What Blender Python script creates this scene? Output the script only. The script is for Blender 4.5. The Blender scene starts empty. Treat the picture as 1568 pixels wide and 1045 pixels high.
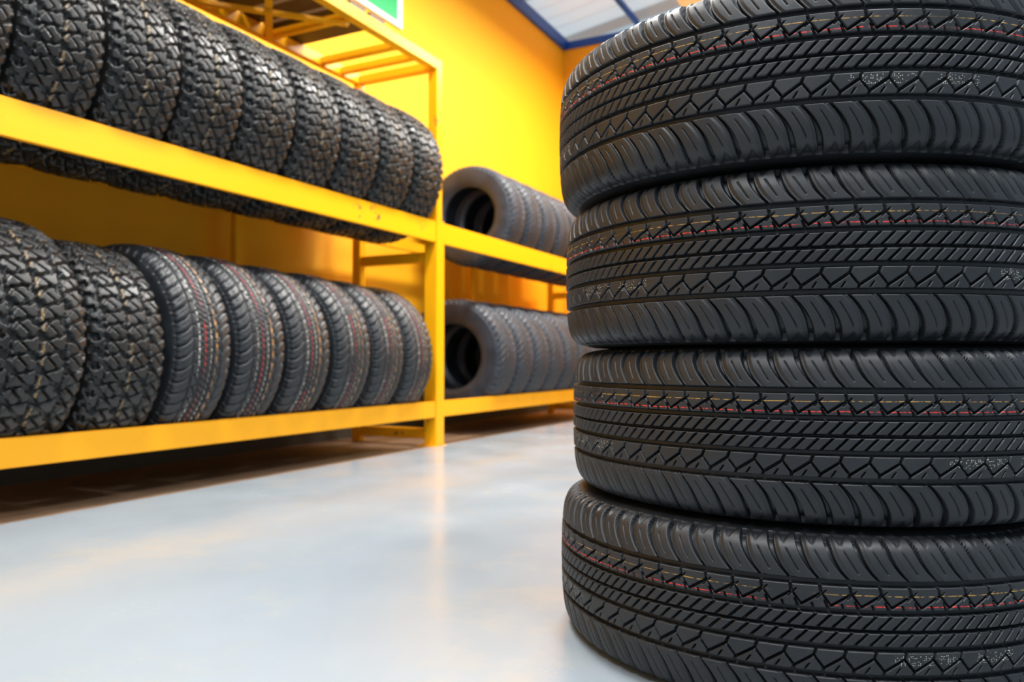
import bpy, math, random
import numpy as np
from mathutils import Vector
random.seed(3); np.random.seed(3)
scene=bpy.context.scene
COL=scene.collection

# ---------------------------------------------------------------- helpers
def new_mat(name):
    m=bpy.data.materials.new(name); m.use_nodes=True
    nt=m.node_tree; b=nt.nodes['Principled BSDF']
    return m,nt,b
def N(nt,t,**k):
    n=nt.nodes.new(t)
    for a,v in k.items(): setattr(n,a,v)
    return n
def math_n(nt,op,a,b=None,c=None,clamp=False):
    n=N(nt,'ShaderNodeMath',operation=op); n.use_clamp=clamp
    for i,v in enumerate((a,b,c)):
        if v is None: continue
        if isinstance(v,(int,float)): n.inputs[i].default_value=v
        else: nt.links.new(v,n.inputs[i])
    return n.outputs[0]
def mixc(nt,f,a,b):
    n=N(nt,'ShaderNodeMix',data_type='RGBA')
    for s,v in ((n.inputs[0],f),(n.inputs[6],a),(n.inputs[7],b)):
        if isinstance(v,(int,float)): s.default_value=v
        elif isinstance(v,tuple): s.default_value=(*v,1)
        else: nt.links.new(v,s)
    return n.outputs[2]
def noise(nt,scale,detail=3,vec=None,rough=.5):
    n=N(nt,'ShaderNodeTexNoise'); n.inputs['Scale'].default_value=scale
    n.inputs['Detail'].default_value=detail; n.inputs['Roughness'].default_value=rough
    if vec is not None: nt.links.new(vec,n.inputs['Vector'])
    return n.outputs['Fac']
def mrange(nt,v,a,b,c=0,d=1):
    n=N(nt,'ShaderNodeMapRange'); nt.links.new(v,n.inputs[0])
    for i,x in enumerate((a,b,c,d)): n.inputs[i+1].default_value=x
    return n.outputs[0]
def bump(nt,b,h,strength,dist):
    n=N(nt,'ShaderNodeBump'); n.inputs['Strength'].default_value=strength
    n.inputs['Distance'].default_value=dist
    nt.links.new(h,n.inputs['Height']); nt.links.new(n.outputs[0],b.inputs['Normal'])

# ---------------------------------------------------------------- materials
def rubber(name,lines,label=False,base=(.0095,.011,.0135),rough=.50):
    m,nt,b=new_mat(name)
    uv=N(nt,'ShaderNodeUVMap'); sep=N(nt,'ShaderNodeSeparateXYZ'); nt.links.new(uv.outputs[0],sep.inputs[0])
    u,v=sep.outputs[0],sep.outputs[1]          # u turns 0..1, v lateral mm /100
    att=N(nt,'ShaderNodeAttribute',attribute_name='raised'); rz=att.outputs['Fac']
    tc=N(nt,'ShaderNodeTexCoord')
    n1=noise(nt,9,4,tc.outputs['Object']); n2=noise(nt,160,3,tc.outputs['Object'])
    col=mixc(nt,mrange(nt,n1,.35,.7),base,tuple(c*1.7 for c in base))
    top=math_n(nt,'GREATER_THAN',rz,.8)
    for (v0,w,c,amt) in lines:
        wob=math_n(nt,'MULTIPLY_ADD',noise(nt,14,1,tc.outputs['Object']),.03,-.015)
        d=math_n(nt,'ABSOLUTE',math_n(nt,'SUBTRACT',math_n(nt,'ADD',v,wob),v0))
        mk=math_n(nt,'LESS_THAN',d,w/2)
        br=mrange(nt,n2,.40,.55); br2=mrange(nt,noise(nt,5,2,tc.outputs['Object']),.34,.48)
        f=math_n(nt,'MULTIPLY',math_n(nt,'MULTIPLY',mk,top),math_n(nt,'MULTIPLY',br,math_n(nt,'MULTIPLY',br2,amt)))
        col=mixc(nt,f,col,c)
    if label:
        comb=N(nt,'ShaderNodeCombineXYZ'); nt.links.new(math_n(nt,'MULTIPLY',u,2827/2.6),comb.inputs[0]); nt.links.new(math_n(nt,'MULTIPLY',v,100/2.4),comb.inputs[1])
        vo=N(nt,'ShaderNodeTexVoronoi'); vo.inputs['Scale'].default_value=1; vo.inputs['Randomness'].default_value=.4
        nt.links.new(comb.outputs[0],vo.inputs['Vector'])
        dots=math_n(nt,'LESS_THAN',vo.outputs['Distance'],.28)
        sepc=N(nt,'ShaderNodeSeparateColor'); nt.links.new(vo.outputs['Color'],sepc.inputs[0])
        on=math_n(nt,'GREATER_THAN',sepc.outputs[0],.42)
        inv=math_n(nt,'LESS_THAN',math_n(nt,'ABSOLUTE',math_n(nt,'SUBTRACT',v,-.34)),.07)
        per=math_n(nt,'FRACT',math_n(nt,'MULTIPLY',u,4.0))
        inu=math_n(nt,'LESS_THAN',per,.26)
        gap=math_n(nt,'GREATER_THAN',math_n(nt,'ABSOLUTE',math_n(nt,'SUBTRACT',per,.15)),.018)
        f=dots
        for g in (on,inv,inu,gap,top): f=math_n(nt,'MULTIPLY',f,g)
        col=mixc(nt,math_n(nt,'MULTIPLY',f,.7),col,(.75,.72,.6))
    nt.links.new(col,b.inputs['Base Color'])
    nt.links.new(mrange(nt,n1,.3,.7,rough-.07,rough+.08),b.inputs['Roughness'])
    b.inputs['Specular IOR Level'].default_value=.5
    bump(nt,b,n2,.25,.0006)
    return m
YEL=(.80,.42,.06); RED=(.75,.03,.02); WHT=(.7,.68,.6)
mat_stack=rubber('rubber_touring',[(.52,.013,YEL,.5),(.375,.016,RED,.95)],True)
mat_at=rubber('rubber_all_terrain',[(.10,.09,(.6,.38,.12),.4)],base=(.010,.010,.010),rough=.38)
mat_ht=rubber('rubber_highway',[(.44,.05,WHT,.9),(.16,.05,RED,.9),(-.10,.05,WHT,.8),(-.36,.06,(.8,.4,.12),.9)],base=(.014,.016,.019),rough=.40)
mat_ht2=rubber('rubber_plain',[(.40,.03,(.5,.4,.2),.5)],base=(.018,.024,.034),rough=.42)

def paint(name,c1,c2,rough,chips=False):
    m,nt,b=new_mat(name)
    tc=N(nt,'ShaderNodeTexCoord'); ob=tc.outputs['Object']
    col=mixc(nt,noise(nt,1.6,4,ob),c1,c2)
    if chips:
        f=mrange(nt,noise(nt,9,6,ob,.65),.64,.66)
        f2=mrange(nt,noise(nt,1.3,2,ob),.5,.58)
        col=mixc(nt,math_n(nt,'MULTIPLY',f,f2),col,(.12,.07,.035))
    nt.links.new(col,b.inputs['Base Color'])
    b.inputs['Roughness'].default_value=rough
    bump(nt,b,noise(nt,40,3,ob),.12,.002)
    return m
mat_wall=paint('wall_yellow_paint',(1.0,.45,.0015),(1.0,.50,.003),.7)
mat_rack=paint('rack_yellow_paint',(.99,.42,.003),(1.0,.46,.005),.33,True)
mat_blue=paint('steel_blue_paint',(.008,.06,.32),(.012,.08,.40),.4)
mat_base=paint('baseboard_dark',(.05,.045,.03),(.07,.06,.04),.6)
mat_wood=paint('dark_wood',(.07,.035,.015),(.12,.06,.025),.6)
mat_end=paint('wall_yellow_end_paint',(1.0,.40,.002),(1.0,.44,.004),.7)

m,nt,b=new_mat('floor_epoxy'); mat_floor=m
geo=N(nt,'ShaderNodeNewGeometry'); P=geo.outputs['Position']
sp=N(nt,'ShaderNodeSeparateXYZ'); nt.links.new(P,sp.inputs[0])
g=mixc(nt,mrange(nt,noise(nt,.9,5,P),.35,.7),(.26,.31,.355),(.32,.365,.405))
g=mixc(nt,math_n(nt,'MULTIPLY',mrange(nt,noise(nt,2.3,6,P,.7),.52,.66),.4),g,(.40,.37,.31))
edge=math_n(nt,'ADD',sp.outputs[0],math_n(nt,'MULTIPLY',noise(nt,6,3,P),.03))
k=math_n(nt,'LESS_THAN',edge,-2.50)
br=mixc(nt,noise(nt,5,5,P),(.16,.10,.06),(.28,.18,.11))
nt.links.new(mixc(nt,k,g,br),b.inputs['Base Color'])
rr=mrange(nt,noise(nt,3,5,P),.3,.7,.14,.28)
nt.links.new(math_n(nt,'MULTIPLY_ADD',k,.35,rr),b.inputs['Roughness'])
b.inputs['Specular IOR Level'].default_value=.5
bump(nt,b,noise(nt,14,3,P),.08,.004)

m,nt,b=new_mat('roof_sheet'); mat_roof=m
geo=N(nt,'ShaderNodeNewGeometry'); sp=N(nt,'ShaderNodeSeparateXYZ'); nt.links.new(geo.outputs['Position'],sp.inputs[0])
st=math_n(nt,'GREATER_THAN',math_n(nt,'FRACT',math_n(nt,'MULTIPLY',sp.outputs[1],.5)),.45)
b.inputs['Base Color'].default_value=(.62,.56,.50,1); b.inputs['Roughness'].default_value=.5
tr=N(nt,'ShaderNodeBsdfTranslucent'); tr.inputs[0].default_value=(.75,.78,.8,1)
mx=N(nt,'ShaderNodeMixShader'); nt.links.new(math_n(nt,'MULTIPLY_ADD',st,.45,.12),mx.inputs[0])
nt.links.new(b.outputs[0],mx.inputs[1]); nt.links.new(tr.outputs[0],mx.inputs[2])
nt.links.new(mx.outputs[0],nt.nodes['Material Output'].inputs[0])

m,nt,b=new_mat('fill_lamp_housing'); mat_house=m; b.inputs['Base Color'].default_value=(.7,.7,.7,1)  # body of the added out-of-view fill lights
m,nt,b=new_mat('sign_white'); mat_sw=m; b.inputs['Base Color'].default_value=(.8,.85,.82,1)
m,nt,b=new_mat('sign_green'); mat_sg=m; b.inputs['Base Color'].default_value=(.01,.42,.12,1); b.inputs['Roughness'].default_value=.35

# ---------------------------------------------------------------- tyre meshes
def catmull(pts,n):
    P=np.array(pts,float); P=np.vstack([2*P[0]-P[1],P,2*P[-1]-P[-2]])
    out=[]
    for i in range(1,len(P)-2):
        t=np.linspace(0,1,40,endpoint=False)[:,None]
        p0,p1,p2,p3=P[i-1],P[i],P[i+1],P[i+2]
        out.append(.5*((2*p1)+(-p0+p2)*t+(2*p0-5*p1+4*p2-p3)*t**2+(-p0+3*p1-3*p2+p3)*t**3))
    out.append(P[-2][None]); return np.vstack(out)
def resample(C,svals):
    d=np.r_[0,np.cumsum(np.linalg.norm(np.diff(C,axis=0),axis=1))]
    return np.stack([np.interp(svals,d,C[:,k]) for k in range(2)],1), d[-1]
def sstep(a,b,x):
    t=np.clip((x-a)/(b-a),0,1); return t*t*(3-2*t)
def gv(d,w,soft): return 1-sstep(w/2-soft/2,w/2+soft/2,np.abs(d))
def pmod(x,p): return (x+p/2)%p-p/2

def touring_pattern(soft=1.3,npitch=72):
    def f(th,s):  # th radians (1,N), s mm (M,1) -> depth 0..1
        th=th+.0035*np.sin(5*th)+.002*np.sin(11*th+1)
        u=th/(2*math.pi)*npitch*35.0      # nominal mm, pitch 35
        h=np.zeros(np.broadcast(u,s).shape)
        def tri(x,p,k):
            q=(x%p)/p
            return np.where(q<k,q/k,(1-q)/(1-k))
        for c,w in ((67,8.0),(28.5,7.5),(3.5,4.0),(-20.5,7.5),(-59,8.0)):
            h=np.maximum(h,gv(s-c+0*u,w,soft+.5))
        # shoulders
        for sg in (1,-1):
            S=sg*s; U=sg*u
            lim=71 if sg>0 else 63
            t=np.clip((S-lim)/72.0,0,1)
            zone=sstep(lim-3,lim,S)*(1-sstep(138,144,S))
            # claw shaped groove: hooks strongly next to the rib, then runs outwards widening
            xc=22*(1-t)**3.0-4*t
            w=3.0+4.2*sstep(.0,.7,t)
            d=pmod(U-xc,35.0)
            h=np.maximum(h,gv(d,w,soft)*zone)
            # fine companion sipe
            z2=sstep(lim+8,lim+11,S)*(1-sstep(106,112,S))
            d=pmod(U-xc-17.5-2*np.sin(t*6),35.0)
            h=np.maximum(h,gv(d,1.2,soft)*z2*.35)
            # bevelled flank of each block
            d=pmod(U-xc-5,35.0)
            h=np.maximum(h,.22*np.clip(1-np.abs(d)/4.5,0,1)*zone)
            # scallop at the outer end of each block
            d2=pmod(U-13.5,35.0)
            h=np.maximum(h,.18*gv(d2,3+12*sstep(118,140,S),5)*sstep(114,124,S)*(1-sstep(138,144,S)))
        # rib1 (s 32..63): interlocked zigzag
        zr=sstep(32,33,s)*(1-sstep(62.5,63.5,s))
        line=36+17*tri(u,35.0,.68)
        h=np.maximum(h,gv((s-line),3.6,soft)*zr*.95)
        h=np.maximum(h,gv(pmod(u-23.8+.15*(s-51),35.0),3.0,soft)*sstep(50,51,s)*(1-sstep(62,63.5,s))*.85)
        h=np.maximum(h,gv(pmod(u-8-.9*(s-33),35.0),1.7,soft)*sstep(44,46,s)*(1-sstep(56,58,s))*.6)
        h=np.maximum(h,gv(pmod(u-31+.3*(s-33),35.0),3.0,soft)*sstep(31,32,s)*(1-sstep(42,44,s))*.85)
        h=np.maximum(h,gv(pmod(u-14+.3*(s-33),35.0),2.2,soft)*sstep(31,32,s)*(1-sstep(38,40,s))*.7)
        # slot ribs
        for lo,hi,ph in ((5,25.5,0),(-17.5,2,8)):
            h=np.maximum(h,gv(pmod(u-ph-.9*(s-lo),17.5),3.6,soft)*sstep(lo,lo+1,s)*(1-sstep(hi-3,hi-1.5,s)))
        # rib4 (-56..-24): zigzag with short cuts to the neighbouring grooves
        line=-50+17*tri(u+9,35.0,.66)
        zr=sstep(-56,-55,s)*(1-sstep(-25,-24,s))
        h=np.maximum(h,gv(s-line,4.0,soft)*zr)
        h=np.maximum(h,gv(pmod(u-14.1-.35*(s+33),35.0),3.0,soft)*sstep(-35,-34,s)*(1-sstep(-25,-24,s))*.9)
        h=np.maximum(h,gv(pmod(u+9-.3*(s+50),35.0),3.0,soft)*sstep(-56,-55,s)*(1-sstep(-50,-49,s))*.9)
        h=np.maximum(h,gv(pmod(u-6-.6*(s+50),35.0),1.8,soft)*sstep(-54,-52,s)*(1-sstep(-46,-44,s))*.6)
        return h
    return f

def at_pattern():
    P=100.0; npitch=25
    seeds=[]
    rs=np.random.RandomState(11)
    cols=[-122,-84,-42,0,42,84,122]
    for ci,c in enumerate(cols):
        for r in range(2):
            y=(r+.5*(ci%2))*50+rs.uniform(-5,5)
            seeds.append((y%P,c+rs.uniform(-3,3)+(6 if r else -6)))
    def f(th,s):
        u=th/(2*math.pi)*npitch*P
        uu=(u%P)+0*s; ss=s+0*u
        wz=np.abs(pmod(uu,50.0))-12.5
        wy=np.abs(pmod(ss,84.0))-21
        a=uu+.6*wy; bq=ss+.75*wz
        F1=np.full(uu.shape,1e9); F2=F1.copy()
        for (y,c) in seeds:
            dx=np.abs(pmod(a-y,P)); dy=np.abs(bq-c)
            d=.45*(dx+1.1*dy)+.62*np.sqrt(dx*dx+1.2*dy*dy)
            nF=np.minimum(F1,d); F2=np.minimum(F2,np.maximum(F1,d)); F1=nF
        g=1-sstep(13.0,17.5,F2-F1)
        h=g*(1-sstep(140,152,np.abs(ss)))
        sp=gv(pmod(ss-.75*wz-4,84),2.2,2.4)*.25
        h=np.maximum(h,sp*(F2-F1>17)*(np.abs(ss)<125))
        h=np.maximum(h,gv(pmod(u+25,50.0)+0*s,19,4)*sstep(122,128,np.abs(ss))*(1-sstep(152,164,np.abs(ss))))
        return h
    return f

def tyre_mesh(name,R,W,rim,nA,ds,pattern,treadlim,depth,mat,sref=1.0):
    k=W/.264; q=(R-rim)/.165
    half=[(0,0),(.05,-.0012),(.085,-.004),(.104,-.0085),(.1175,-.017),(.1255,-.032),(.1300,-.055),(.132,-.080),(.130,-.110),(.121,-.138),(.109,-.156),(.100,-.164)]
    half=[(a*k,R+b*q if b<-.033 else R+b) for a,b in half]
    C=catmull(half,0)
    _,L=resample(C,[0])
    tl=treadlim/1000
    st=np.arange(0,tl,ds); sd=np.linspace(tl,L,26)
    sh=np.r_[st,sd]
    Ph,_=resample(C,sh)
    s=np.r_[-sh[:0:-1],sh]; Pv=np.r_[-Ph[:0:-1,0],Ph[:,0]]; Pr=np.r_[Ph[:0:-1,1],Ph[:,1]]
    tv=np.gradient(Pv); tr_=np.gradient(Pr); ln=np.hypot(tv,tr_); nv=-tr_/ln; nr=tv/ln
    th=np.linspace(0,2*math.pi,nA,endpoint=False)[None,:]
    smm=(s*1000/sref)[:,None]
    H=pattern(th,smm)
    sa=np.abs(s)
    ring=np.zeros(len(s))
    for c,w,a in ((tl+.012,.004,.0008),(L-.045,.004,.0015),(L-.018,.006,-.002)):
        ring+=a*np.exp(-((sa-c)/w)**2)
    disp=-H*depth+ring[:,None]
    V=Pv[:,None]+nv[:,None]*disp; Rr=Pr[:,None]+nr[:,None]*disp
    inn=[(.090,-.166),(.088,-.155),(.100,-.135),(.110,-.105),(.110,-.075),(.098,-.042),(.07,-.030),(0,-.027)]
    inn=inn+[(-a,b) for a,b in inn[-2::-1]]
    iv=np.array([a*k for a,b in inn]); ir=np.array([R+b*q for a,b in inn])
    V=np.vstack([V,np.repeat(iv[:,None],nA,1)]); Rr=np.vstack([Rr,np.repeat(ir[:,None],nA,1)])
    M=V.shape[0]
    co=np.empty((M,nA,3)); co[...,0]=Rr*np.cos(th); co[...,1]=Rr*np.sin(th); co[...,2]=V
    i=np.arange(nA); j=np.arange(M)
    J,I=np.meshgrid(j,i,indexing='ij'); J2=(J+1)%M; I2=(I+1)%nA
    F=np.stack([J*nA+I,J*nA+I2,J2*nA+I2,J2*nA+I],-1).reshape(-1,4)
    me=bpy.data.meshes.new(name)
    me.vertices.add(M*nA); me.vertices.foreach_set('co',co.astype(np.float32).ravel())
    nf=len(F); me.loops.add(nf*4); me.loops.foreach_set('vertex_index',F.astype(np.int32).ravel())
    me.polygons.add(nf); me.polygons.foreach_set('loop_start',np.arange(0,nf*4,4,dtype=np.int32))
    me.polygons.foreach_set('use_smooth',np.ones(nf,bool))
    me.update(calc_edges=True)
    vv=np.r_[smm[:,0]/100,np.full(len(inn),5.0)]
    uvl=me.uv_layers.new(name='UVMap')
    U=np.stack([I/nA,(I+1)/nA,(I+1)/nA,I/nA],-1).reshape(-1)
    VV=np.stack([vv[J],vv[J],vv[J2],vv[J2]],-1).reshape(-1)
    uvl.data.foreach_set('uv',np.stack([U,VV],-1).astype(np.float32).ravel())
    at=me.attributes.new('raised','FLOAT','POINT')
    Z=np.vstack([1-H,np.zeros((len(inn),nA))])
    at.data.foreach_set('value',Z.astype(np.float32).ravel())
    me.materials.append(mat)
    return me

TR=.45; TW=.264
me_stack=tyre_mesh('touring_tyre_mesh',TR,TW,.27,3000,.0010,touring_pattern(1.3,72),148,.011,mat_stack)
me_at=tyre_mesh('all_terrain_tyre_mesh',.40,.30,.20,1250,.0026,at_pattern(),164,.020,mat_at)
me_ht=tyre_mesh('highway_tyre_mesh',.40,.262,.225,1080,.0024,touring_pattern(2.4,54),144,.012,mat_ht)
me_ht2=me_ht.copy(); me_ht2.materials.clear(); me_ht2.materials.append(mat_ht2)

def add(name,me,loc,rot=(0,0,0),parent=None):
    o=bpy.data.objects.new(name,me); o.location=loc; o.rotation_euler=rot; COL.objects.link(o)
    if parent: o.parent=parent
    return o

# ---------------------------------------------------------------- camera (world Y runs along the rack)
yaw=math.radians(26.8); H=.506
F=np.array([-math.sin(yaw),math.cos(yaw)]); Rt=np.array([math.cos(yaw),math.sin(yaw)])
cam=bpy.data.cameras.new('camera'); co=add('camera',cam,(0,0,H),(math.radians(91.38),0,yaw))
cam.lens=28; cam.sensor_width=36; cam.clip_start=.02
cam.dof.use_dof=True; cam.dof.focus_distance=1.2; cam.dof.aperture_fstop=4.0
scene.camera=co

# stack of four tyres
base=.560*Rt+1.539*F
offs=[(-.014,.0,0.4),(.010,.006,2.1),(-.004,.004,3.9),(-.018,-.014,5.0)]   # bottom..top (right, away)
for k,(dx,dy,rz) in enumerate(offs):
    p=base+dx*Rt+dy*F
    add('car_tyre',me_stack,(p[0],p[1],TW/2+k*(TW+.0003)),(0,0,rz))

# ---------------------------------------------------------------- box helper -> mesh parts
def box_mesh(name,boxes,mat,bev=.004):
    import bmesh
    bm=bmesh.new()
    for (x0,x1,y0,y1,z0,z1) in boxes:
        r=bmesh.ops.create_cube(bm,size=1)
        for v in r['verts']:
            v.co.x=x0+(v.co.x+.5)*(x1-x0); v.co.y=y0+(v.co.y+.5)*(y1-y0); v.co.z=z0+(v.co.z+.5)*(z1-z0)
    if bev: bmesh.ops.bevel(bm,geom=bm.edges[:],offset=bev,segments=2,affect='EDGES')
    me=bpy.data.meshes.new(name); bm.to_mesh(me); bm.free(); me.materials.append(mat); return me

# rack
XF=-2.5; XB=-3.13; Y0,Y1,Y2=1.05,4.01,6.97
rack=bpy.data.objects.new('tyre_storage_rack',None); COL.objects.link(rack)
def part(n,boxes,mat=mat_rack,bev=.004): return add(n,box_mesh(n,boxes,mat,bev),(0,0,0),parent=rack)
hp=.045
posts=[]
for y in (Y0,Y1,Y2):
    top=1.335
    posts.append((XF-.085,XF,y-hp,y+hp,0,top)); posts.append((XB,XB+.06,y-.03,y+.03,0,top))
part('posts_lower',posts)
up=[]
for y in (Y0,Y1):
    up.append((XF-.07,XF-.008,y-.032,y+.032,1.335,2.30)); up.append((XB,XB+.05,y-.025,y+.025,1.335,2.30))
part('posts_upper',up)
part('foot_plates',[(XF-.12,XF+.0,y-.07,y+.07,0,.006) for y in (Y0,Y1,Y2)],bev=0)
seg=[(Y0+hp,Y1-hp),(Y1+hp,Y2-hp)]
part('front_beams',[(XF-.025,XF-.004,a,b,z0,z1) for a,b in seg for z0,z1 in ((.17,.265),(1.20,1.325))],bev=.003)
part('back_beams',[(XB+.003,XB+.030,a+.0,b-.0,z0,z1) for a,b in seg for z0,z1 in ((.20,.265),(1.26,1.325))],bev=.003)
part('end_ties',[(XB+.06,XF-.085,y-.025,y+.025,z0,z1) for y in (Y0,Y1,Y2) for z0,z1 in ((.04,.10),(1.09,1.15))])
part('rear_struts',[(XB-.04,XB+.002,y-.03,y+.03,.2,1.32) for y in (3.05,5.5)])
part('top_frame',[(XF-.06,XF-.008,Y0+.03,Y1-.03,2.235,2.30),(XB+.003,XB+.05,Y0+.03,Y1-.03,2.235,2.30),
                  (XB+.05,XF-.065,Y1-.028,Y1+.028,2.24,2.29),(XB+.05,XF-.065,Y0-.028,Y0+.028,2.24,2.29)])
part('top_slats',[(XB+.05,XF-.06,y,y+.045,2.245,2.285) for y in (1.4,2.0,2.6,3.2,3.62,3.8)])
# diagonal braces under the top frame
for n,(ya,yb) in enumerate(((1.1,2.0),(2.65,3.22),(3.2,2.65),(2.0,2.6),(2.6,2.0))):
    L=math.hypot(XF-XB-.11,yb-ya)
    o=add('top_brace_%d'%n,box_mesh('brace',[(-L/2,L/2,-.018,.018,-.01,.01)],mat_rack,.002),((XF+XB)/2-.005,(ya+yb)/2,2.235-.012*(n%2)),(0,0,math.atan2(yb-ya,XF-XB-.11)),parent=rack)
bd=bpy.data.objects.new('stacked_boards',None); COL.objects.link(bd)
add('boards',box_mesh('boards',[(XB+.02,XF-.02,y,y+.13,2.302,2.33) for y in np.arange(1.2,3.5,.165)],mat_wood,.002),(0,0,0),parent=bd)

# rack tyres cradle between the front and back rails
XC=(XF-.012+XB+.018)/2
def put(name,me,R,y,ztop,sc=1.0):
    hs=(XF-.012-XB-.018)/2-.008
    R=R*sc-.001
    z=ztop+math.sqrt(R*R-hs*hs)
    o=add(name,me,(XC,y,z),(math.radians(90),random.uniform(0,6.28),random.uniform(-.012,.012)))
    o.scale=(sc,sc,sc)
for k in range(9): put('all_terrain_tyre',me_at,.40,3.79-.309*k,1.325)
put('all_terrain_tyre',me_at,.40,1.545,.265,1.06); put('all_terrain_tyre',me_at,.40,1.875,.265,1.01)
for y,s in ((2.19,1.035),(2.50,1.025),(2.80,1.015),(3.11,1.01),(3.405,1.0),(3.70,.99)): put('highway_tyre',me_ht,.40,y,.265,s)
for y in np.arange(4.98,6.8,.275): put('highway_tyre',me_ht2,.40,y,1.325,.90)
for y in np.arange(4.76,6.8,.275): put('highway_tyre',me_ht2,.40,y,.265,.99)

# ---------------------------------------------------------------- room
WX=-3.3; EY=7.74; WT=3.80
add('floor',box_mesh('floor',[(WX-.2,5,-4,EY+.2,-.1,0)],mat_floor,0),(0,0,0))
add('wall_left',box_mesh('wall_left',[(WX-.15,WX,-4,EY+.15,0,WT)],mat_wall,0),(0,0,0))
add('wall_end',box_mesh('wall_end',[(WX,5,EY,EY+.15,0,WT)],mat_end,0),(0,0,0))
add('baseboard_left',box_mesh('baseboard_left',[(WX,WX+.02,-4,EY,0,.13)],mat_base,0),(0,0,0))
add('baseboard_end',box_mesh('baseboard_end',[(WX+.02,5,EY-.02,EY,0,.13)],mat_base,0),(0,0,0))
# corrugated roof, ribs run up the slope
xs=np.linspace(WX-.3,5.2,8); ys=np.arange(-4,EY+.5,.03)
vs=[];fs=[]
for x in xs:
    for y in ys:
        vs.append((x,y,4.04+(x-WX)*.16+.035*math.sin(y*2*math.pi/.24)))
ny=len(ys)
for i in range(len(xs)-1):
    for j in range(ny-1):
        fs.append((i*ny+j,(i+1)*ny+j,(i+1)*ny+j+1,i*ny+j+1))
me=bpy.data.meshes.new('ceiling'); me.from_pydata(vs,[],fs); me.materials.append(mat_roof)
for p in me.polygons: p.use_smooth=True
add('ceiling',me,(0,0,0))
add('trim_1',box_mesh('trim_1',[(WX-.14,WX+.04,-4,EY+.14,WT,WT+.12)],mat_blue,.004),(0,0,0))
add('trim_2',box_mesh('trim_2',[(WX+.04,5,EY-.02,EY+.12,WT,WT+.08)],mat_blue,.004),(0,0,0))
tr=bpy.data.objects.new('roof_truss',None); COL.objects.link(tr)
me=box_mesh('purlins',[(WX+.7+i*1.4,WX+.75+i*1.4,-4,EY+.3,3.935+(.7+i*1.4)*.16,3.985+(.7+i*1.4)*.16) for i in range(6)],mat_blue)
add('purlins',me,(0,0,0),parent=tr)
for n,y in enumerate((5.6,2.6,-.4)):
    me=box_mesh('rafter',[(0,8.6,y,y+.08,-.14,-.02)],mat_blue)
    o=add('rafter_%d'%n,me,(WX,0,3.95),(0,-math.atan(.16),0),parent=tr)

# exit sign on the left wall
sg=bpy.data.objects.new('exit_sign',None); COL.objects.link(sg)
add('panel',box_mesh('panel',[(WX,WX+.02,4.05,4.74,2.90,3.25)],mat_sw,.003),(0,0,0),parent=sg)
add('green_field',box_mesh('green_field',[(WX+.02,WX+.024,4.08,4.67,2.94,3.22)],mat_sg,0),(0,0,0),parent=sg)
add('arrow',box_mesh('arrow',[(WX+.024,WX+.027,4.45,4.58,3.06,3.10),(WX+.024,WX+.027,4.15,4.40,3.0,3.04),(WX+.024,WX+.027,4.2,4.30,3.08,3.18)],mat_sw,0),(0,0,0),parent=sg)

# unseen fill lights added to brighten the room, shaped as fittings on the truss
def fill_lamp(n,x,y,z,L,power,col=(1,.97,.92)):
    zt=4.03+(x-WX)*.16
    add('fill_lamp_housing_%d'%n,box_mesh('housing',[(x-.16,x+.16,y-L/2,y+L/2,z,z+.05)],mat_house),(0,0,0),parent=tr)
    add('fill_lamp_rods_%d'%n,box_mesh('rods',[(x-.005,x+.005,y-L/3,y-L/3+.01,z+.05,zt),(x-.005,x+.005,y+L/3,y+L/3+.01,z+.05,zt)],mat_house,0),(0,0,0),parent=tr)
    ld=bpy.data.lights.new('fill_area','AREA'); ld.shape='RECTANGLE'; ld.size=.3; ld.size_y=L-.05; ld.energy=power; ld.color=col
    lo=add('fill_lamp_area_%d'%n,ld,(x,y,z-.012),parent=tr)
for n,(x,y,p) in enumerate(((-1.6,1.6,125),(-1.6,4.2,150),(-1.6,6.4,130),(.9,.8,110),(1.4,4.6,60),(-.6,-1.0,110))):
    fill_lamp(n,x,y,3.55,1.5,p,(.95,.98,1) if x>-1 else (1,.97,.92))

sun=bpy.data.lights.new('sun','SUN'); sun.energy=2.5; sun.angle=.02; sun.color=(1,.97,.93)
add('sun',sun,(0,9,9),(math.radians(-35),math.radians(-10),0))

w=bpy.data.worlds.new('world'); scene.world=w; w.use_nodes=True
bg=w.node_tree.nodes['Background']; bg.inputs[0].default_value=(.68,.86,1,1); bg.inputs[1].default_value=.58
scene.view_settings.view_transform='Standard'
scene.view_settings.exposure=0
